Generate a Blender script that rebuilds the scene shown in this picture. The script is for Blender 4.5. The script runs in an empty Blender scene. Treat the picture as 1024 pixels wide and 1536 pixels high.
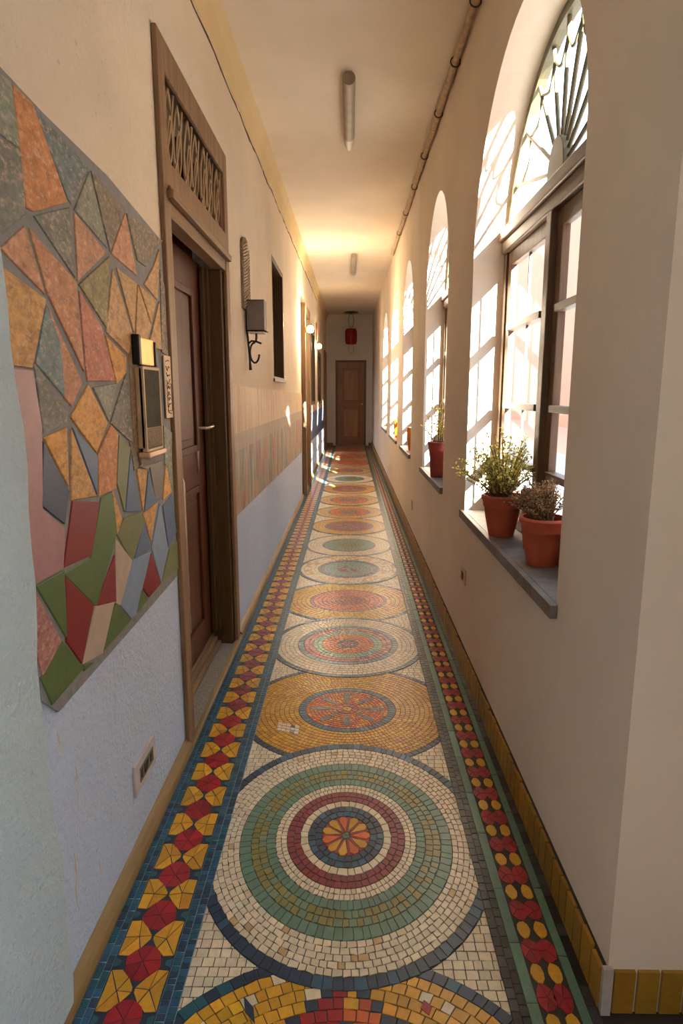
import bpy, math, random
from math import sin, cos, pi, radians, sqrt, atan2
from mathutils import Vector, Matrix
from mathutils.geometry import tessellate_polygon
random.seed(7)
SC = bpy.context.scene
COL = SC.collection

# ------------------------------------------------------------------ helpers
def lin(c):
    return tuple(((v/255)/12.92 if v/255 <= .04045 else ((v/255+.055)/1.055)**2.4) for v in c)

class MB:
    """collects shapes and links them as one mesh"""
    def __init__(s):
        s.v = []; s.f = []; s.m = []; s.c = []
    def face(s, pts, m=0, c=None):
        n = len(s.v); s.v += [tuple(p) for p in pts]
        s.f.append(tuple(range(n, n+len(pts)))); s.m.append(m); s.c.append(c)
    def box(s, a, b, m=0, c=None):
        x0, y0, z0 = a; x1, y1, z1 = b
        n = len(s.v)
        s.v += [(x0,y0,z0),(x1,y0,z0),(x1,y1,z0),(x0,y1,z0),(x0,y0,z1),(x1,y0,z1),(x1,y1,z1),(x0,y1,z1)]
        for q in ((0,3,2,1),(4,5,6,7),(0,1,5,4),(1,2,6,5),(2,3,7,6),(3,0,4,7)):
            s.f.append(tuple(n+i for i in q)); s.m.append(m); s.c.append(c)
    def prism(s, poly, lo, hi, axis='x', m=0, c=None, holes=()):
        """extrude a 2D polygon; axis x: poly is (y,z); axis y: (x,z); axis z: (x,y)"""
        def P(p, t):
            if axis == 'x': return (t, p[0], p[1])
            if axis == 'y': return (p[0], t, p[1])
            return (p[0], p[1], t)
        loops = [list(poly)] + [list(h) for h in holes]
        flat = [p for l in loops for p in l]
        tris = tessellate_polygon([[Vector((p[0], p[1], 0)) for p in l] for l in loops])
        n = len(s.v); k = len(flat)
        s.v += [P(p, lo) for p in flat] + [P(p, hi) for p in flat]
        for t in tris:
            a, b, c3 = [flat[i] for i in t]
            ar = (b[0]-a[0])*(c3[1]-a[1])-(b[1]-a[1])*(c3[0]-a[0])
            t = tuple(t) if ar > 0 else tuple(reversed(t))
            up = tuple(n+k+i for i in t); dn = tuple(n+i for i in reversed(t))
            if axis == 'y': up, dn = tuple(reversed(up)), tuple(reversed(dn))
            s.f += [up, dn]; s.m += [m, m]; s.c += [c, c]
        o = 0
        for li, l in enumerate(loops):
            L = len(l)
            ar = sum(l[i][0]*l[(i+1)%L][1]-l[(i+1)%L][0]*l[i][1] for i in range(L))
            flip = (ar < 0) ^ (li > 0) ^ (axis == 'y')
            for i in range(L):
                a = n+o+i; b = n+o+(i+1)%L
                q = (a, b, b+k, a+k)
                s.f.append(tuple(reversed(q)) if flip else q); s.m.append(m); s.c.append(c)
            o += L
    def tube(s, path, r, seg=8, m=0, c=None, cap=True):
        path = [Vector(p) for p in path]
        rs = r if isinstance(r, (list, tuple)) else [r]*len(path)
        n0 = len(s.v); prev = None
        for i, p in enumerate(path):
            if i == 0: t = path[1]-p
            elif i == len(path)-1: t = p-path[i-1]
            else: t = path[i+1]-path[i-1]
            t.normalize()
            if prev is None:
                u = t.cross(Vector((0,0,1)))
                if u.length < 1e-3: u = t.cross(Vector((1,0,0)))
            else:
                u = prev - t*prev.dot(t)
            u.normalize(); prev = u; w = t.cross(u)
            for k in range(seg):
                a = 2*pi*k/seg
                s.v.append(tuple(p+(u*cos(a)+w*sin(a))*rs[i]))
        for i in range(len(path)-1):
            for k in range(seg):
                a = n0+i*seg+k; b = n0+i*seg+(k+1)%seg
                s.f.append((a, b, b+seg, a+seg)); s.m.append(m); s.c.append(c)
        if cap:
            s.f.append(tuple(reversed(range(n0, n0+seg)))); s.m.append(m); s.c.append(c)
            e = n0+(len(path)-1)*seg
            s.f.append(tuple(range(e, e+seg))); s.m.append(m); s.c.append(c)
    def lathe(s, prof, seg=36, m=0, o=(0,0,0), c=None):
        n0 = len(s.v)
        for r, z in prof:
            for k in range(seg):
                a = 2*pi*k/seg
                s.v.append((o[0]+r*cos(a), o[1]+r*sin(a), o[2]+z))
        for i in range(len(prof)-1):
            for k in range(seg):
                a = n0+i*seg+k; b = n0+i*seg+(k+1)%seg
                s.f.append((a, b, b+seg, a+seg)); s.m.append(m); s.c.append(c)
        s.f.append(tuple(reversed(range(n0, n0+seg)))); s.m.append(m); s.c.append(c)
        e = n0+(len(prof)-1)*seg
        s.f.append(tuple(range(e, e+seg))); s.m.append(m); s.c.append(c)
    def build(s, name, mats, parent=None, smooth=False, bevel=0, loc=None):
        me = bpy.data.meshes.new(name)
        me.from_pydata(s.v, [], s.f)
        if not isinstance(mats, (list, tuple)): mats = [mats]
        for mt in mats: me.materials.append(mt)
        me.polygons.foreach_set('material_index', s.m)
        if any(c is not None for c in s.c):
            at = me.color_attributes.new('Col', 'FLOAT_COLOR', 'CORNER')
            buf = []
            for p, c in zip(me.polygons, s.c):
                c = c or (.5,.5,.5)
                buf += [c[0], c[1], c[2], 1.0]*p.loop_total
            at.data.foreach_set('color', buf)
        if smooth: me.polygons.foreach_set('use_smooth', [True]*len(me.polygons))
        me.update()
        o = bpy.data.objects.new(name, me); COL.objects.link(o)
        if parent: o.parent = parent
        if loc: o.location = loc
        if smooth:
            md = o.modifiers.new('edges', 'EDGE_SPLIT'); md.split_angle = radians(42)
        if bevel:
            md = o.modifiers.new('bevel', 'BEVEL'); md.width = bevel; md.segments = 2
            md.limit_method = 'ANGLE'; md.angle_limit = radians(40)
        return o

def tag(o, label=None, cat=None, group=None, kind=None):
    if label: o['label'] = label
    if cat: o['category'] = cat
    if group: o['group'] = group
    if kind: o['kind'] = kind
    return o
def empty(name, loc=(0,0,0), label=None, cat=None, group=None, kind=None):
    o = bpy.data.objects.new(name, None); COL.objects.link(o); o.location = loc
    o.empty_display_size = .1
    return tag(o, label, cat, group, kind)

# ------------------------------------------------------------------ camera
F = 950.0; CAMZ = 1.25; PITCH = radians(10.6); YAW = radians(.8)
cd = bpy.data.cameras.new('camera'); cam = bpy.data.objects.new('camera', cd); COL.objects.link(cam)
cam.location = (0, 0, CAMZ); cam.rotation_euler = (pi/2-PITCH, 0, YAW)
cd.sensor_fit = 'HORIZONTAL'; cd.sensor_width = 36; cd.lens = 36*F/1024; cd.clip_start = .02; cd.clip_end = 300
SC.camera = cam
_R = (Matrix.Rotation(YAW, 3, 'Z') @ Matrix.Rotation(pi/2-PITCH, 3, 'X'))
def at_x(px, py, x):
    d = _R @ Vector(((px-512)/F, (768-py)/F, -1)); t = x/d.x
    return (t*d.y, CAMZ+t*d.z)

# ------------------------------------------------------------------ materials
def nodes(name):
    m = bpy.data.materials.new(name); m.use_nodes = True
    nt = m.node_tree; b = nt.nodes['Principled BSDF']
    return m, nt, b
def N(nt, t, **kw):
    n = nt.nodes.new(t)
    for k, v in kw.items(): setattr(n, k, v)
    return n
def coords(nt, scale=(1,1,1)):
    tc = N(nt, 'ShaderNodeTexCoord'); mp = N(nt, 'ShaderNodeMapping')
    mp.inputs['Scale'].default_value = scale
    nt.links.new(tc.outputs['Object'], mp.inputs['Vector'])
    return mp.outputs['Vector']
def noise(nt, vec, scale, detail=4, rough=.6):
    n = N(nt, 'ShaderNodeTexNoise'); n.inputs['Scale'].default_value = scale
    n.inputs['Detail'].default_value = detail; n.inputs['Roughness'].default_value = rough
    nt.links.new(vec, n.inputs['Vector']); return n
def ramp(nt, fac, stops):
    r = N(nt, 'ShaderNodeValToRGB'); e = r.color_ramp.elements
    while len(e) < len(stops): e.new(.5)
    for k, (p, c) in enumerate(stops):
        e[k].position = p; e[k].color = (*c, 1)
    nt.links.new(fac, r.inputs['Fac']); return r
def mix(nt, fac, a, b, mode='MIX'):
    m = N(nt, 'ShaderNodeMix', data_type='RGBA', blend_type=mode)
    for sock, v in ((m.inputs[0], fac), (m.inputs[6], a), (m.inputs[7], b)):
        if isinstance(v, (int, float)): sock.default_value = v
        elif isinstance(v, tuple): sock.default_value = (*v, 1)
        else: nt.links.new(v, sock)
    return m.outputs[2]
def bump(nt, b, h, strength=.3, dist=.01):
    n = N(nt, 'ShaderNodeBump'); n.inputs['Strength'].default_value = strength
    n.inputs['Distance'].default_value = dist
    nt.links.new(h, n.inputs['Height']); nt.links.new(n.outputs[0], b.inputs['Normal'])

def simple(name, rgb, rough=.5, metal=0, var=.15, nscale=12, bmp=.1, stretch=(1,1,1), spec=.5):
    m, nt, b = nodes(name); v = coords(nt, stretch); n = noise(nt, v, nscale)
    c = lin(rgb); lo = tuple(x*(1-var) for x in c); hi = tuple(min(1, x*(1+var)) for x in c)
    r = ramp(nt, n.outputs['Fac'], [(.3, lo), (.7, hi)])
    nt.links.new(r.outputs[0], b.inputs['Base Color'])
    b.inputs['Roughness'].default_value = rough; b.inputs['Metallic'].default_value = metal
    b.inputs['Specular IOR Level'].default_value = spec
    if bmp: bump(nt, b, n.outputs['Fac'], bmp, .005)
    return m
def wood(name, rgb, rough=.45, axis='z', dark=.45, scale=9):
    m, nt, b = nodes(name)
    st = {'z': (1,1,.07), 'y': (1,.07,1), 'x': (.07,1,1)}[axis]
    v = coords(nt, st); n = noise(nt, v, scale*3, 6, .65); n2 = noise(nt, v, scale*14, 3)
    c = lin(rgb)
    r = ramp(nt, n.outputs['Fac'], [(.3, tuple(x*dark for x in c)), (.55, c), (.75, tuple(min(1, x*1.35) for x in c))])
    o = mix(nt, .35, r.outputs[0], mix(nt, n2.outputs['Fac'], tuple(x*.5 for x in c), c))
    nt.links.new(o, b.inputs['Base Color']); b.inputs['Roughness'].default_value = rough; b.inputs['Specular IOR Level'].default_value = .3
    bump(nt, b, n2.outputs['Fac'], .25, .003)
    return m
def plaster(name, top, low=None, zsplit=.65, bstr=.5, rough_scale=60, stain=True):
    m, nt, b = nodes(name); v = coords(nt)
    big = noise(nt, v, 1.6, 5, .6); fine = noise(nt, v, rough_scale, 5, .65); mid = noise(nt, v, 9, 5, .6)
    c = lin(top); base = ramp(nt, big.outputs['Fac'], [(.3, tuple(x*.9 for x in c)), (.7, tuple(min(1, x*1.05) for x in c))]).outputs[0]
    if low:
        geo = N(nt, 'ShaderNodeSeparateXYZ'); nt.links.new(v, geo.inputs[0])
        ad = N(nt, 'ShaderNodeMath', operation='MULTIPLY_ADD'); nt.links.new(mid.outputs['Fac'], ad.inputs[0])
        ad.inputs[1].default_value = .02; nt.links.new(geo.outputs['Z'], ad.inputs[2])
        cmp_ = N(nt, 'ShaderNodeMath', operation='LESS_THAN'); nt.links.new(ad.outputs[0], cmp_.inputs[0]); cmp_.inputs[1].default_value = zsplit
        l = lin(low); lowc = ramp(nt, mid.outputs['Fac'], [(.3, tuple(x*.94 for x in l)), (.7, l)]).outputs[0]
        base = mix(nt, cmp_.outputs[0], base, lowc)
    if stain:
        sv = coords(nt, (1, 1, .25)); sn = noise(nt, sv, 14, 6, .7)
        st = ramp(nt, sn.outputs['Fac'], [(.66, (0,0,0)), (.72, (1,1,1))])
        f = N(nt, 'ShaderNodeMath', operation='MULTIPLY'); nt.links.new(st.outputs[0], f.inputs[0]); f.inputs[1].default_value = .35
        base = mix(nt, f.outputs[0], base, lin((150,130,105)))
        sn2 = noise(nt, v, 45, 3, .5)
        st2 = ramp(nt, sn2.outputs['Fac'], [(.7, (0,0,0)), (.74, (1,1,1))])
        f2 = N(nt, 'ShaderNodeMath', operation='MULTIPLY'); nt.links.new(st2.outputs[0], f2.inputs[0]); f2.inputs[1].default_value = .3
        base = mix(nt, f2.outputs[0], base, lin((140,120,95)))
    nt.links.new(base, b.inputs['Base Color']); b.inputs['Roughness'].default_value = .85
    b.inputs['Specular IOR Level'].default_value = .25
    h = mix(nt, .4, fine.outputs['Fac'], mid.outputs['Fac'])
    bump(nt, b, h, bstr, .012)
    return m
def tiles_mat(name, rough=.32, mott=.25, mscale=60, bmp=.15):
    """colour of each tile is stored with the tile"""
    m, nt, b = nodes(name); v = coords(nt)
    a = N(nt, 'ShaderNodeAttribute', attribute_name='Col')
    n = noise(nt, v, mscale, 5, .7)
    r = ramp(nt, n.outputs['Fac'], [(.3, (1-mott,)*3), (.7, (1,1,1))])
    o = mix(nt, 1.0, a.outputs['Color'], r.outputs[0], 'MULTIPLY')
    nt.links.new(o, b.inputs['Base Color']); b.inputs['Roughness'].default_value = rough
    bump(nt, b, n.outputs['Fac'], bmp, .003)
    return m
def stone_tile(name):
    m, nt, b = nodes(name); v = coords(nt, (1,.6,1))
    a = N(nt, 'ShaderNodeAttribute', attribute_name='Col')
    n = noise(nt, v, 55, 8, .8); n2 = noise(nt, v, 95, 5, .7); n3 = noise(nt, v, 11, 3, .5)
    r = ramp(nt, n.outputs['Fac'], [(.34, (.5,.46,.44)), (.5, (1,.98,.96)), (.66, (1.35,1.32,1.3))])
    o = mix(nt, 1.0, a.outputs['Color'], r.outputs[0], 'MULTIPLY')
    r2 = ramp(nt, n2.outputs['Fac'], [(.52, (0,0,0)), (.64, (1,1,1))])
    f = N(nt, 'ShaderNodeMath', operation='MULTIPLY'); nt.links.new(r2.outputs[0], f.inputs[0]); nt.links.new(n3.outputs['Fac'], f.inputs[1])
    o = mix(nt, f.outputs[0], o, lin((225,190,160)))
    nt.links.new(o, b.inputs['Base Color']); b.inputs['Roughness'].default_value = .6
    bump(nt, b, n.outputs['Fac'], .5, .006)
    return m
def emit(name, rgb, s):
    m, nt, b = nodes(name); b.inputs['Base Color'].default_value = (*lin(rgb), 1)
    b.inputs['Emission Color'].default_value = (*lin(rgb), 1); b.inputs['Emission Strength'].default_value = s
    return m
def glass_mat(name, tint=(1,1,1), fac=.07):
    m = bpy.data.materials.new(name); m.use_nodes = True; nt = m.node_tree; nt.nodes.clear()
    o = N(nt, 'ShaderNodeOutputMaterial'); mx = N(nt, 'ShaderNodeMixShader'); t = N(nt, 'ShaderNodeBsdfTransparent')
    g = N(nt, 'ShaderNodeBsdfGlossy'); t.inputs[0].default_value = (*tint, 1); g.inputs['Roughness'].default_value = .03
    mx.inputs[0].default_value = fac
    nt.links.new(t.outputs[0], mx.inputs[1]); nt.links.new(g.outputs[0], mx.inputs[2]); nt.links.new(mx.outputs[0], o.inputs[0])
    return m

M = {}
M['wall_r'] = plaster('cream plaster', (227,214,197), None, bstr=.22, rough_scale=22, stain=False)
M['wall_l'] = plaster('rough plaster over pale blue dado', (224,212,190), (194,210,232), .70, bstr=1.0, rough_scale=60)
M['column'] = plaster('rough whitewash', (188,208,216), None, bstr=1.0, rough_scale=55)
M['ceil'] = plaster('ceiling paint', (230,217,197), None, bstr=.05, rough_scale=30, stain=False)
M['end'] = plaster('end wall paint', (214,208,198), None, bstr=.15, rough_scale=30, stain=False)
M['cornice'] = plaster('stained cornice plaster', (218,196,150), None, bstr=.6, rough_scale=40)
M['grout'] = simple('dark grout', (52,48,42), .8)
M['grout_n'] = simple('navy grout', (30,44,60), .7)
M['grout_l'] = simple('pale blue grout', (120,150,160), .7)
M['grout_w'] = simple('grey blue grout', (128,130,130), .8, nscale=40, bmp=.4)
M['tess'] = tiles_mat('glazed tesserae', .34)
M['stone'] = stone_tile('stone shard')
M['paint'] = tiles_mat('painted shard', .5, .22, 30, .15)
M['doorwood'] = wood('dark brown door wood', (92,48,28), .48)
M['recess'] = simple('recess shade black', (16,13,11), 1.0, bmp=0, spec=0)  # near-black colour stands in for the shade inside the recess
M['framewood'] = wood('brown frame wood', (142,112,82), .5)
M['framewood_y'] = wood('brown frame wood lengthwise', (142,112,82), .5, 'y')
M['jamb'] = wood('olive brown jamb wood', (84,64,34), .45)
M['darkwood'] = wood('near black wood', (52,36,26), .45)
M['winwood'] = wood('grey brown window wood', (112,88,68), .45)
M['winwood_y'] = wood('grey brown rail wood', (116,92,72), .45, 'y')
M['skirt'] = wood('ochre skirting wood', (140,112,68), .5, 'y')
M['iron'] = simple('black iron', (30,26,24), .45, .6)
M['olive'] = simple('olive painted iron', (104,98,74), .5, .1)
M['bronze'] = simple('old bronze wire', (176,154,122), .5, .3)
M['slate'] = simple('grey slate sill', (112,104,98), .6, var=.3, nscale=18, bmp=.4)
M['concrete'] = simple('speckled concrete', (140,132,118), .85, var=.45, nscale=160, bmp=.8)
M['terra'] = simple('terracotta', (182,84,54), .65, var=.15, nscale=9)
M['terra_d'] = simple('dark red pot', (150,60,50), .45, var=.12)
M['soil'] = simple('soil', (48,36,28), .95, var=.5, nscale=90, bmp=1)
M['dryleaf'] = simple('dry leaf', (150,112,78), .8, var=.4, nscale=60)
def leafy(name, rgb, var=.35):
    m = simple(name, rgb, .55, 0, var, 50); nt = m.node_tree; b_ = nt.nodes['Principled BSDF']; out = nt.nodes['Material Output']
    tr = N(nt, 'ShaderNodeBsdfTranslucent'); mx = N(nt, 'ShaderNodeMixShader'); mx.inputs[0].default_value = .45
    nt.links.new(b_.inputs['Base Color'].links[0].from_socket, tr.inputs[0])
    nt.links.new(b_.outputs[0], mx.inputs[1]); nt.links.new(tr.outputs[0], mx.inputs[2]); nt.links.new(mx.outputs[0], out.inputs[0]); return m
M['leaf'] = leafy('yellow green leaf', (222,210,110))
M['leaf2'] = leafy('olive leaf', (150,148,70))
M['stem'] = simple('twig', (112,92,62), .8)
M['dry'] = leafy('dried twigs', (178,142,96))
M['dry2'] = simple('dark dried twigs', (84,60,48), .8, var=.4, nscale=70)
M['glass'] = glass_mat('window glass', fac=.03)
M['brass'] = simple('brass', (205,160,70), .35, .8)
M['steel'] = simple('steel', (190,185,175), .3, .9)
M['olivepanel'] = simple('dark olive glass panel', (46,43,22), .65, 0, .4, 30, .05, spec=.08)
M['greige'] = simple('rough grey brown plate', (120,104,84), .8, var=.35, nscale=120, bmp=.6)
M['copper'] = simple('pale copper ledge', (205,165,130), .4, .3)
M['paper'] = simple('cream plate', (222,202,172), .6)
M['ink'] = simple('dark ink', (70,46,36), .7)
M['plate'] = simple('socket plate plastic', (190,182,180), .5)
M['socket'] = simple('socket insert', (92,96,88), .5)
M['black'] = simple('black plastic', (14,14,14), .4)
M['shade'] = simple('grey metal shade', (112,100,92), .6)
M['tubeh'] = simple('grey lamp housing', (150,138,122), .55)
M['tubec'] = simple('pale lamp cap', (196,186,168), .45)
M['redlac'] = simple('red lacquer glass', (120,10,18), .12)
M['rope'] = simple('pale hoop metal', (150,150,130), .5)
M['amber'] = simple('amber glass', (226,120,20), .15)
M['peach'] = plaster('peach facade', (170,122,94), None, bstr=.1, rough_scale=20, stain=False)
M['ground'] = simple('peach paving', (170,124,98), .9)
M['carve'] = None
M['pinkflower'] = simple('pink clay', (196,120,100), .7)
def carved():
    m, nt, b = nodes('carved grey wood'); v = coords(nt)
    mp = N(nt, 'ShaderNodeMapping'); mp.inputs['Rotation'].default_value = (radians(28), 0, 0)
    nt.links.new(v, mp.inputs[0])
    w = N(nt, 'ShaderNodeTexWave', bands_direction='Y'); w.inputs['Scale'].default_value = 26; w.inputs['Distortion'].default_value = 5
    w.inputs['Detail'].default_value = 2; nt.links.new(mp.outputs[0], w.inputs['Vector'])
    r = ramp(nt, w.outputs['Fac'], [(.3, lin((70,62,54))), (.7, lin((165,150,126)))])
    nt.links.new(r.outputs[0], b.inputs['Base Color']); b.inputs['Roughness'].default_value = .8
    bump(nt, b, w.outputs['Fac'], .8, .01); return m
M['carve'] = carved()
def faded():
    m, nt, b = nodes('faded mosaic dado')
    v = coords(nt, (1, 1, .45)); vo = N(nt, 'ShaderNodeTexVoronoi'); vo.inputs['Scale'].default_value = 9
    nt.links.new(v, vo.inputs['Vector'])
    sp = N(nt, 'ShaderNodeSeparateColor'); nt.links.new(vo.outputs['Color'], sp.inputs[0])
    pal = ramp(nt, sp.outputs[0], [(0, lin((150,148,128))), (.22, lin((176,160,136))), (.36, lin((170,92,84))), (.5, lin((150,150,132))),
                                  (.64, lin((110,130,134))), (.8, lin((172,158,136))), (.92, lin((182,120,84)))])
    pal.color_ramp.interpolation = 'CONSTANT'
    sv = coords(nt, (1, 1, .08)); sn = noise(nt, sv, 34, 6, .7)
    st = ramp(nt, sn.outputs['Fac'], [(.4, lin((118,108,92))), (.62, lin((206,190,164)))])
    low = mix(nt, .5, pal.outputs[0], st.outputs[0])
    st2 = ramp(nt, sn.outputs['Fac'], [(.32, lin((140,122,98))), (.5, lin((214,192,158)))])
    xyz = N(nt, 'ShaderNodeSeparateXYZ'); nt.links.new(coords(nt), xyz.inputs[0])
    def step(z):
        g = N(nt, 'ShaderNodeMath', operation='GREATER_THAN'); nt.links.new(xyz.outputs['Z'], g.inputs[0]); g.inputs[1].default_value = z
        return g.outputs[0]
    o = mix(nt, step(.96), low, mix(nt, .7, st2.outputs[0], lin((150,142,124))))
    o = mix(nt, step(1.05), o, st2.outputs[0])
    nt.links.new(o, b.inputs['Base Color']); b.inputs['Roughness'].default_value = .6
    bump(nt, b, sn.outputs['Fac'], .3, .005); return m
M['faded'] = faded()

# ------------------------------------------------------------------ measurements
XL, XR, YE = -.585, .525, 15.5
def ceil_z(y): return 2.78 + .019*y
Z_SILL, Z_SPR, Z_APX, X_OUT = .72, 1.80, 2.43, .70
WINS = [(1.55, 2.87), (3.58, 4.62), (5.55, 6.6), (7.2, 8.4), (9.2, 10.5)]
def arch(y0, y1, zb, zs, za, n=28):
    c = (y0+y1)/2; a = (y1-y0)/2; b = za-zs
    return [(y0, zb), (y1, zb)] + [(c+a*cos(pi*i/n), zs+b*sin(pi*i/n)) for i in range(n+1)]

# ------------------------------------------------------------------ structure
b = MB()
y0 = 1.10
b.prism([(y0, 0), (YE, 0), (YE, ceil_z(YE)), (y0, ceil_z(y0))], XR, X_OUT, holes=[arch(a, c, Z_SILL, Z_SPR, Z_APX) for a, c in WINS])
wr = b.build('wall_right', M['wall_r']); tag(wr, kind='structure')
b = MB(); b.prism([(-.3, 0), (y0, 0), (y0, ceil_z(y0)), (-.3, ceil_z(-.3))], .72, .80)
tag(b.build('wall_near_right', M['wall_r']), kind='structure')

LOP = dict(d1=(2.12, 3.06, 0, 2.28), n1=(4.92, 5.72, 1.36, 2.26), d2=(7.72, 8.55, 0, 2.24), w2=(9.6, 10.45, 1.1, 2.2),
           w3=(11.5, 12.5, 1.08, 1.95), d3=(14.1, 14.95, 0, 2.12))
b = MB()
outer = [(-2.0, 0)]
for k in ('d1', 'd2', 'd3'):
    a, c, z0, z1 = LOP[k]; outer += [(a, 0), (a, z1), (c, z1), (c, 0)]
outer += [(YE, 0), (YE, ceil_z(YE)), (-2.0, ceil_z(-2))]
hl = [[(a, z0), (c, z0), (c, z1), (a, z1)] for k in ('n1', 'w2', 'w3') for a, c, z0, z1 in [LOP[k]]]
b.prism(outer, XL-.2, XL, holes=hl)
wl = b.build('wall_left', M['wall_l']); tag(wl, kind='structure')
# wavy edged whitewashed pier nearest the camera
b = MB(); n = 40; e = []
for i in range(n+1):
    z = ceil_z(1)*i/n
    e.append((1.085+.012*sin(z*7)+.006*sin(z*23), z))
b.prism([(-1.4, 0)] + e + [(-1.4, ceil_z(-1.4))], XL, XL+.022)
tag(b.build('wall_near_left', M['column'], bevel=.008), kind='structure')
b = MB(); b.prism([(-.9, 0), (.9, 0), (.9, 3.3), (-.9, 3.3)], YE, YE+.2, axis='y', holes=[[(-.36, .01), (.375, .01), (.375, 2.03), (-.36, 2.03)]])
tag(b.build('wall_back', M['end']), kind='structure')
b = MB(); b.box((-3.5, -2.3, 0), (1.9, -2.1, 3.4)); tag(b.build('sun_block_wall', M['wall_r']), kind='structure')  # added unseen wall behind the camera, keeps sun off the near end
b = MB(); b.prism([(-1.4, ceil_z(-1.4)), (YE+.2, ceil_z(YE+.2)), (YE+.2, ceil_z(YE)+.3), (-1.4, ceil_z(-1.4)+.3)], -.95, .95)
tag(b.build('ceiling', M['ceil']), kind='structure')
# crumbling cornice on the left
b = MB(); n = 90
for i in range(n):
    ya = -.6+(YE+.6)*i/n; yb = -.6+(YE+.6)*(i+1)/n
    def prof(y):
        j = .006*sin(y*9)+.004*sin(y*31)
        return [(XL, ceil_z(y)-.16+j), (XL+.012, ceil_z(y)-.155+j), (XL+.026+j, ceil_z(y)-.06), (XL+.05, ceil_z(y))]
    pa, pb = prof(ya), prof(yb)
    for k in range(3): b.face([(pa[k][0], ya, pa[k][1]), (pa[k+1][0], ya, pa[k+1][1]), (pb[k+1][0], yb, pb[k+1][1]), (pb[k][0], yb, pb[k][1])])
o = b.build('trim_1', M['cornice']); tag(o, kind='structure')
# crack under the cornice
b = MB(); path = []
yy = .6
rc = random.Random(3)
while yy < 11.5:
    path.append((XL+.001, yy, ceil_z(yy)-.168+.006*sin(yy*9)+rc.uniform(-.006, .006))); yy += rc.uniform(.04, .14)
b.tube(path, [rc.uniform(.0015, .0065) for _ in path], 5)
o = b.build('crack', M['ink'], wl); 

b = MB(); rc = random.Random(21)
for (py, pz, l) in [(1.22, .42, .10), (1.18, .22, .14), (1.30, .15, .06), (1.16, .56, .05)]:
    n_ = 7; b.tube([(XL+.0005, py+rc.uniform(-.006, .006), pz-l/2+l*i/n_) for i in range(n_+1)], [.0008]+[rc.uniform(.0007, .0018) for _ in range(n_-1)]+[.0006], 5)
b.build('scratch', M['paper'], wl)
# ------------------------------------------------------------------ floor
b = MB(); b.box((-2.5, -2.1, -.12), (.95, YE+.2, 0)); fl = b.build('floor', M['grout']); tag(fl, kind='structure')
CO = {k: lin(v) for k, v in dict(yellow=(214,158,42), gold=(196,134,30), navy=(34,58,84), blue=(44,88,118), teal=(28,88,104), green=(116,138,112),
      seagreen=(98,132,114), olive=(134,128,72), maroon=(136,48,60), red=(158,24,38), cream=(224,208,180), white=(220,206,188), orange=(206,98,44),
      rust=(170,70,42), black=(34,32,34), pink=(190,120,110), grey=(128,122,116), mauve=(142,104,110), char=(60,60,62), sky=(120,150,160), tan=(196,160,112)).items()}
def jit(c, s=.12, r=random):
    k = 1+r.uniform(-s, s); return tuple(max(0, min(1, v*k*(1+r.uniform(-s, s)*.3))) for v in c)
def tess(mb, poly, z0, h, col, gap=.0012):
    cx = sum(p[0] for p in poly)/len(poly); cy = sum(p[1] for p in poly)/len(poly)
    q = []
    for x, y in poly:
        d = math.hypot(x-cx, y-cy)
        if d < gap*2: return
        k = (d-gap)/d; q.append((cx+(x-cx)*k, cy+(y-cy)*k))
    n = len(q); i0 = len(mb.v)
    mb.v += [(x, y, z0) for x, y in q] + [(cx+(x-cx)*.95, cy+(y-cy)*.95, z0+h) for x, y in q]
    mb.f.append(tuple(range(i0+n, i0+2*n))); mb.m.append(0); mb.c.append(col)
    for i in range(n):
        j = (i+1) % n
        mb.f.append((i0+i, i0+j, i0+n+j, i0+n+i)); mb.m.append(0); mb.c.append(col)
FX0, FX1 = -.352, .332; FC = -.01
def ring(mb, cx, cy, r0, r1, ky, cols, size, z0, h, rows=1, jt=.17, xl=(FX0-.01, FX1+.01)):
    for k in range(rows):
        a0 = r0+(r1-r0)*k/rows; a1 = r0+(r1-r0)*(k+1)/rows
        n = max(6, int(2*pi*(a0+a1)/2/size)); ph = random.random()
        ang = [2*pi*(i+ph+random.uniform(-jt, jt))/n for i in range(n)]
        for i in range(n):
            t0 = ang[i]; t1 = ang[(i+1) % n]
            if t1 < t0: t1 += 2*pi
            c = cols((t0+t1)/2, k) if callable(cols) else cols
            if c is None: continue
            j = random.uniform(-.0022, .0022)
            p = [(cx+r*cos(t), cy+ky*r*sin(t)) for r, t in ((a0, t0), (a1+j, t0), (a1-j, t1), (a0, t1))]
            if all(x < xl[0] or x > xl[1] for x, y in p): continue
            p = [(max(xl[0], min(xl[1], x)), y) for x, y in p]
            if abs(p[0][0]-p[1][0])+abs(p[0][1]-p[1][1]) < .004: continue
            tess(mb, p, z0, h, jit(c))
def disc(mb, cx, cy, rx, ky, z0, z1, col):
    n = 72; pts = [(max(FX0-.01, min(FX1+.01, cx+rx*cos(2*pi*i/n))), cy+ky*rx*sin(2*pi*i/n)) for i in range(n)]
    mb.prism(pts, z0, z1, 'z', m=1, c=col)
def two(a, b_, p=.5):
    return lambda t, k: a if random.random() < p else b_
def petals(n, a, b_, w=.5, ph=0):
    return lambda t, k: a if ((t*n/(2*pi)+ph) % 1) < w else b_
C = CO
# base field of cream tiles
b = MB(); y = .95
while y < 15.4:
    s = .024 if y < 4 else .036
    x = FX0-random.random()*s; jr = random.uniform(-.001, .001)
    while x < FX1+.005:
        x1 = x+s*random.uniform(.8, 1.25)
        a = max(FX0-.005, x); c1 = min(FX1+.005, x1)
        if c1-a > .006: tess(b, [(a, y), (c1, y+jr), (c1, y+s+jr), (a, y+s)], 0, .0012, jit(C['cream'] if y < 9 else C['tan']))
        x = x1
    y += s
b.build('cream_infill', [M['tess']], fl)
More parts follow.
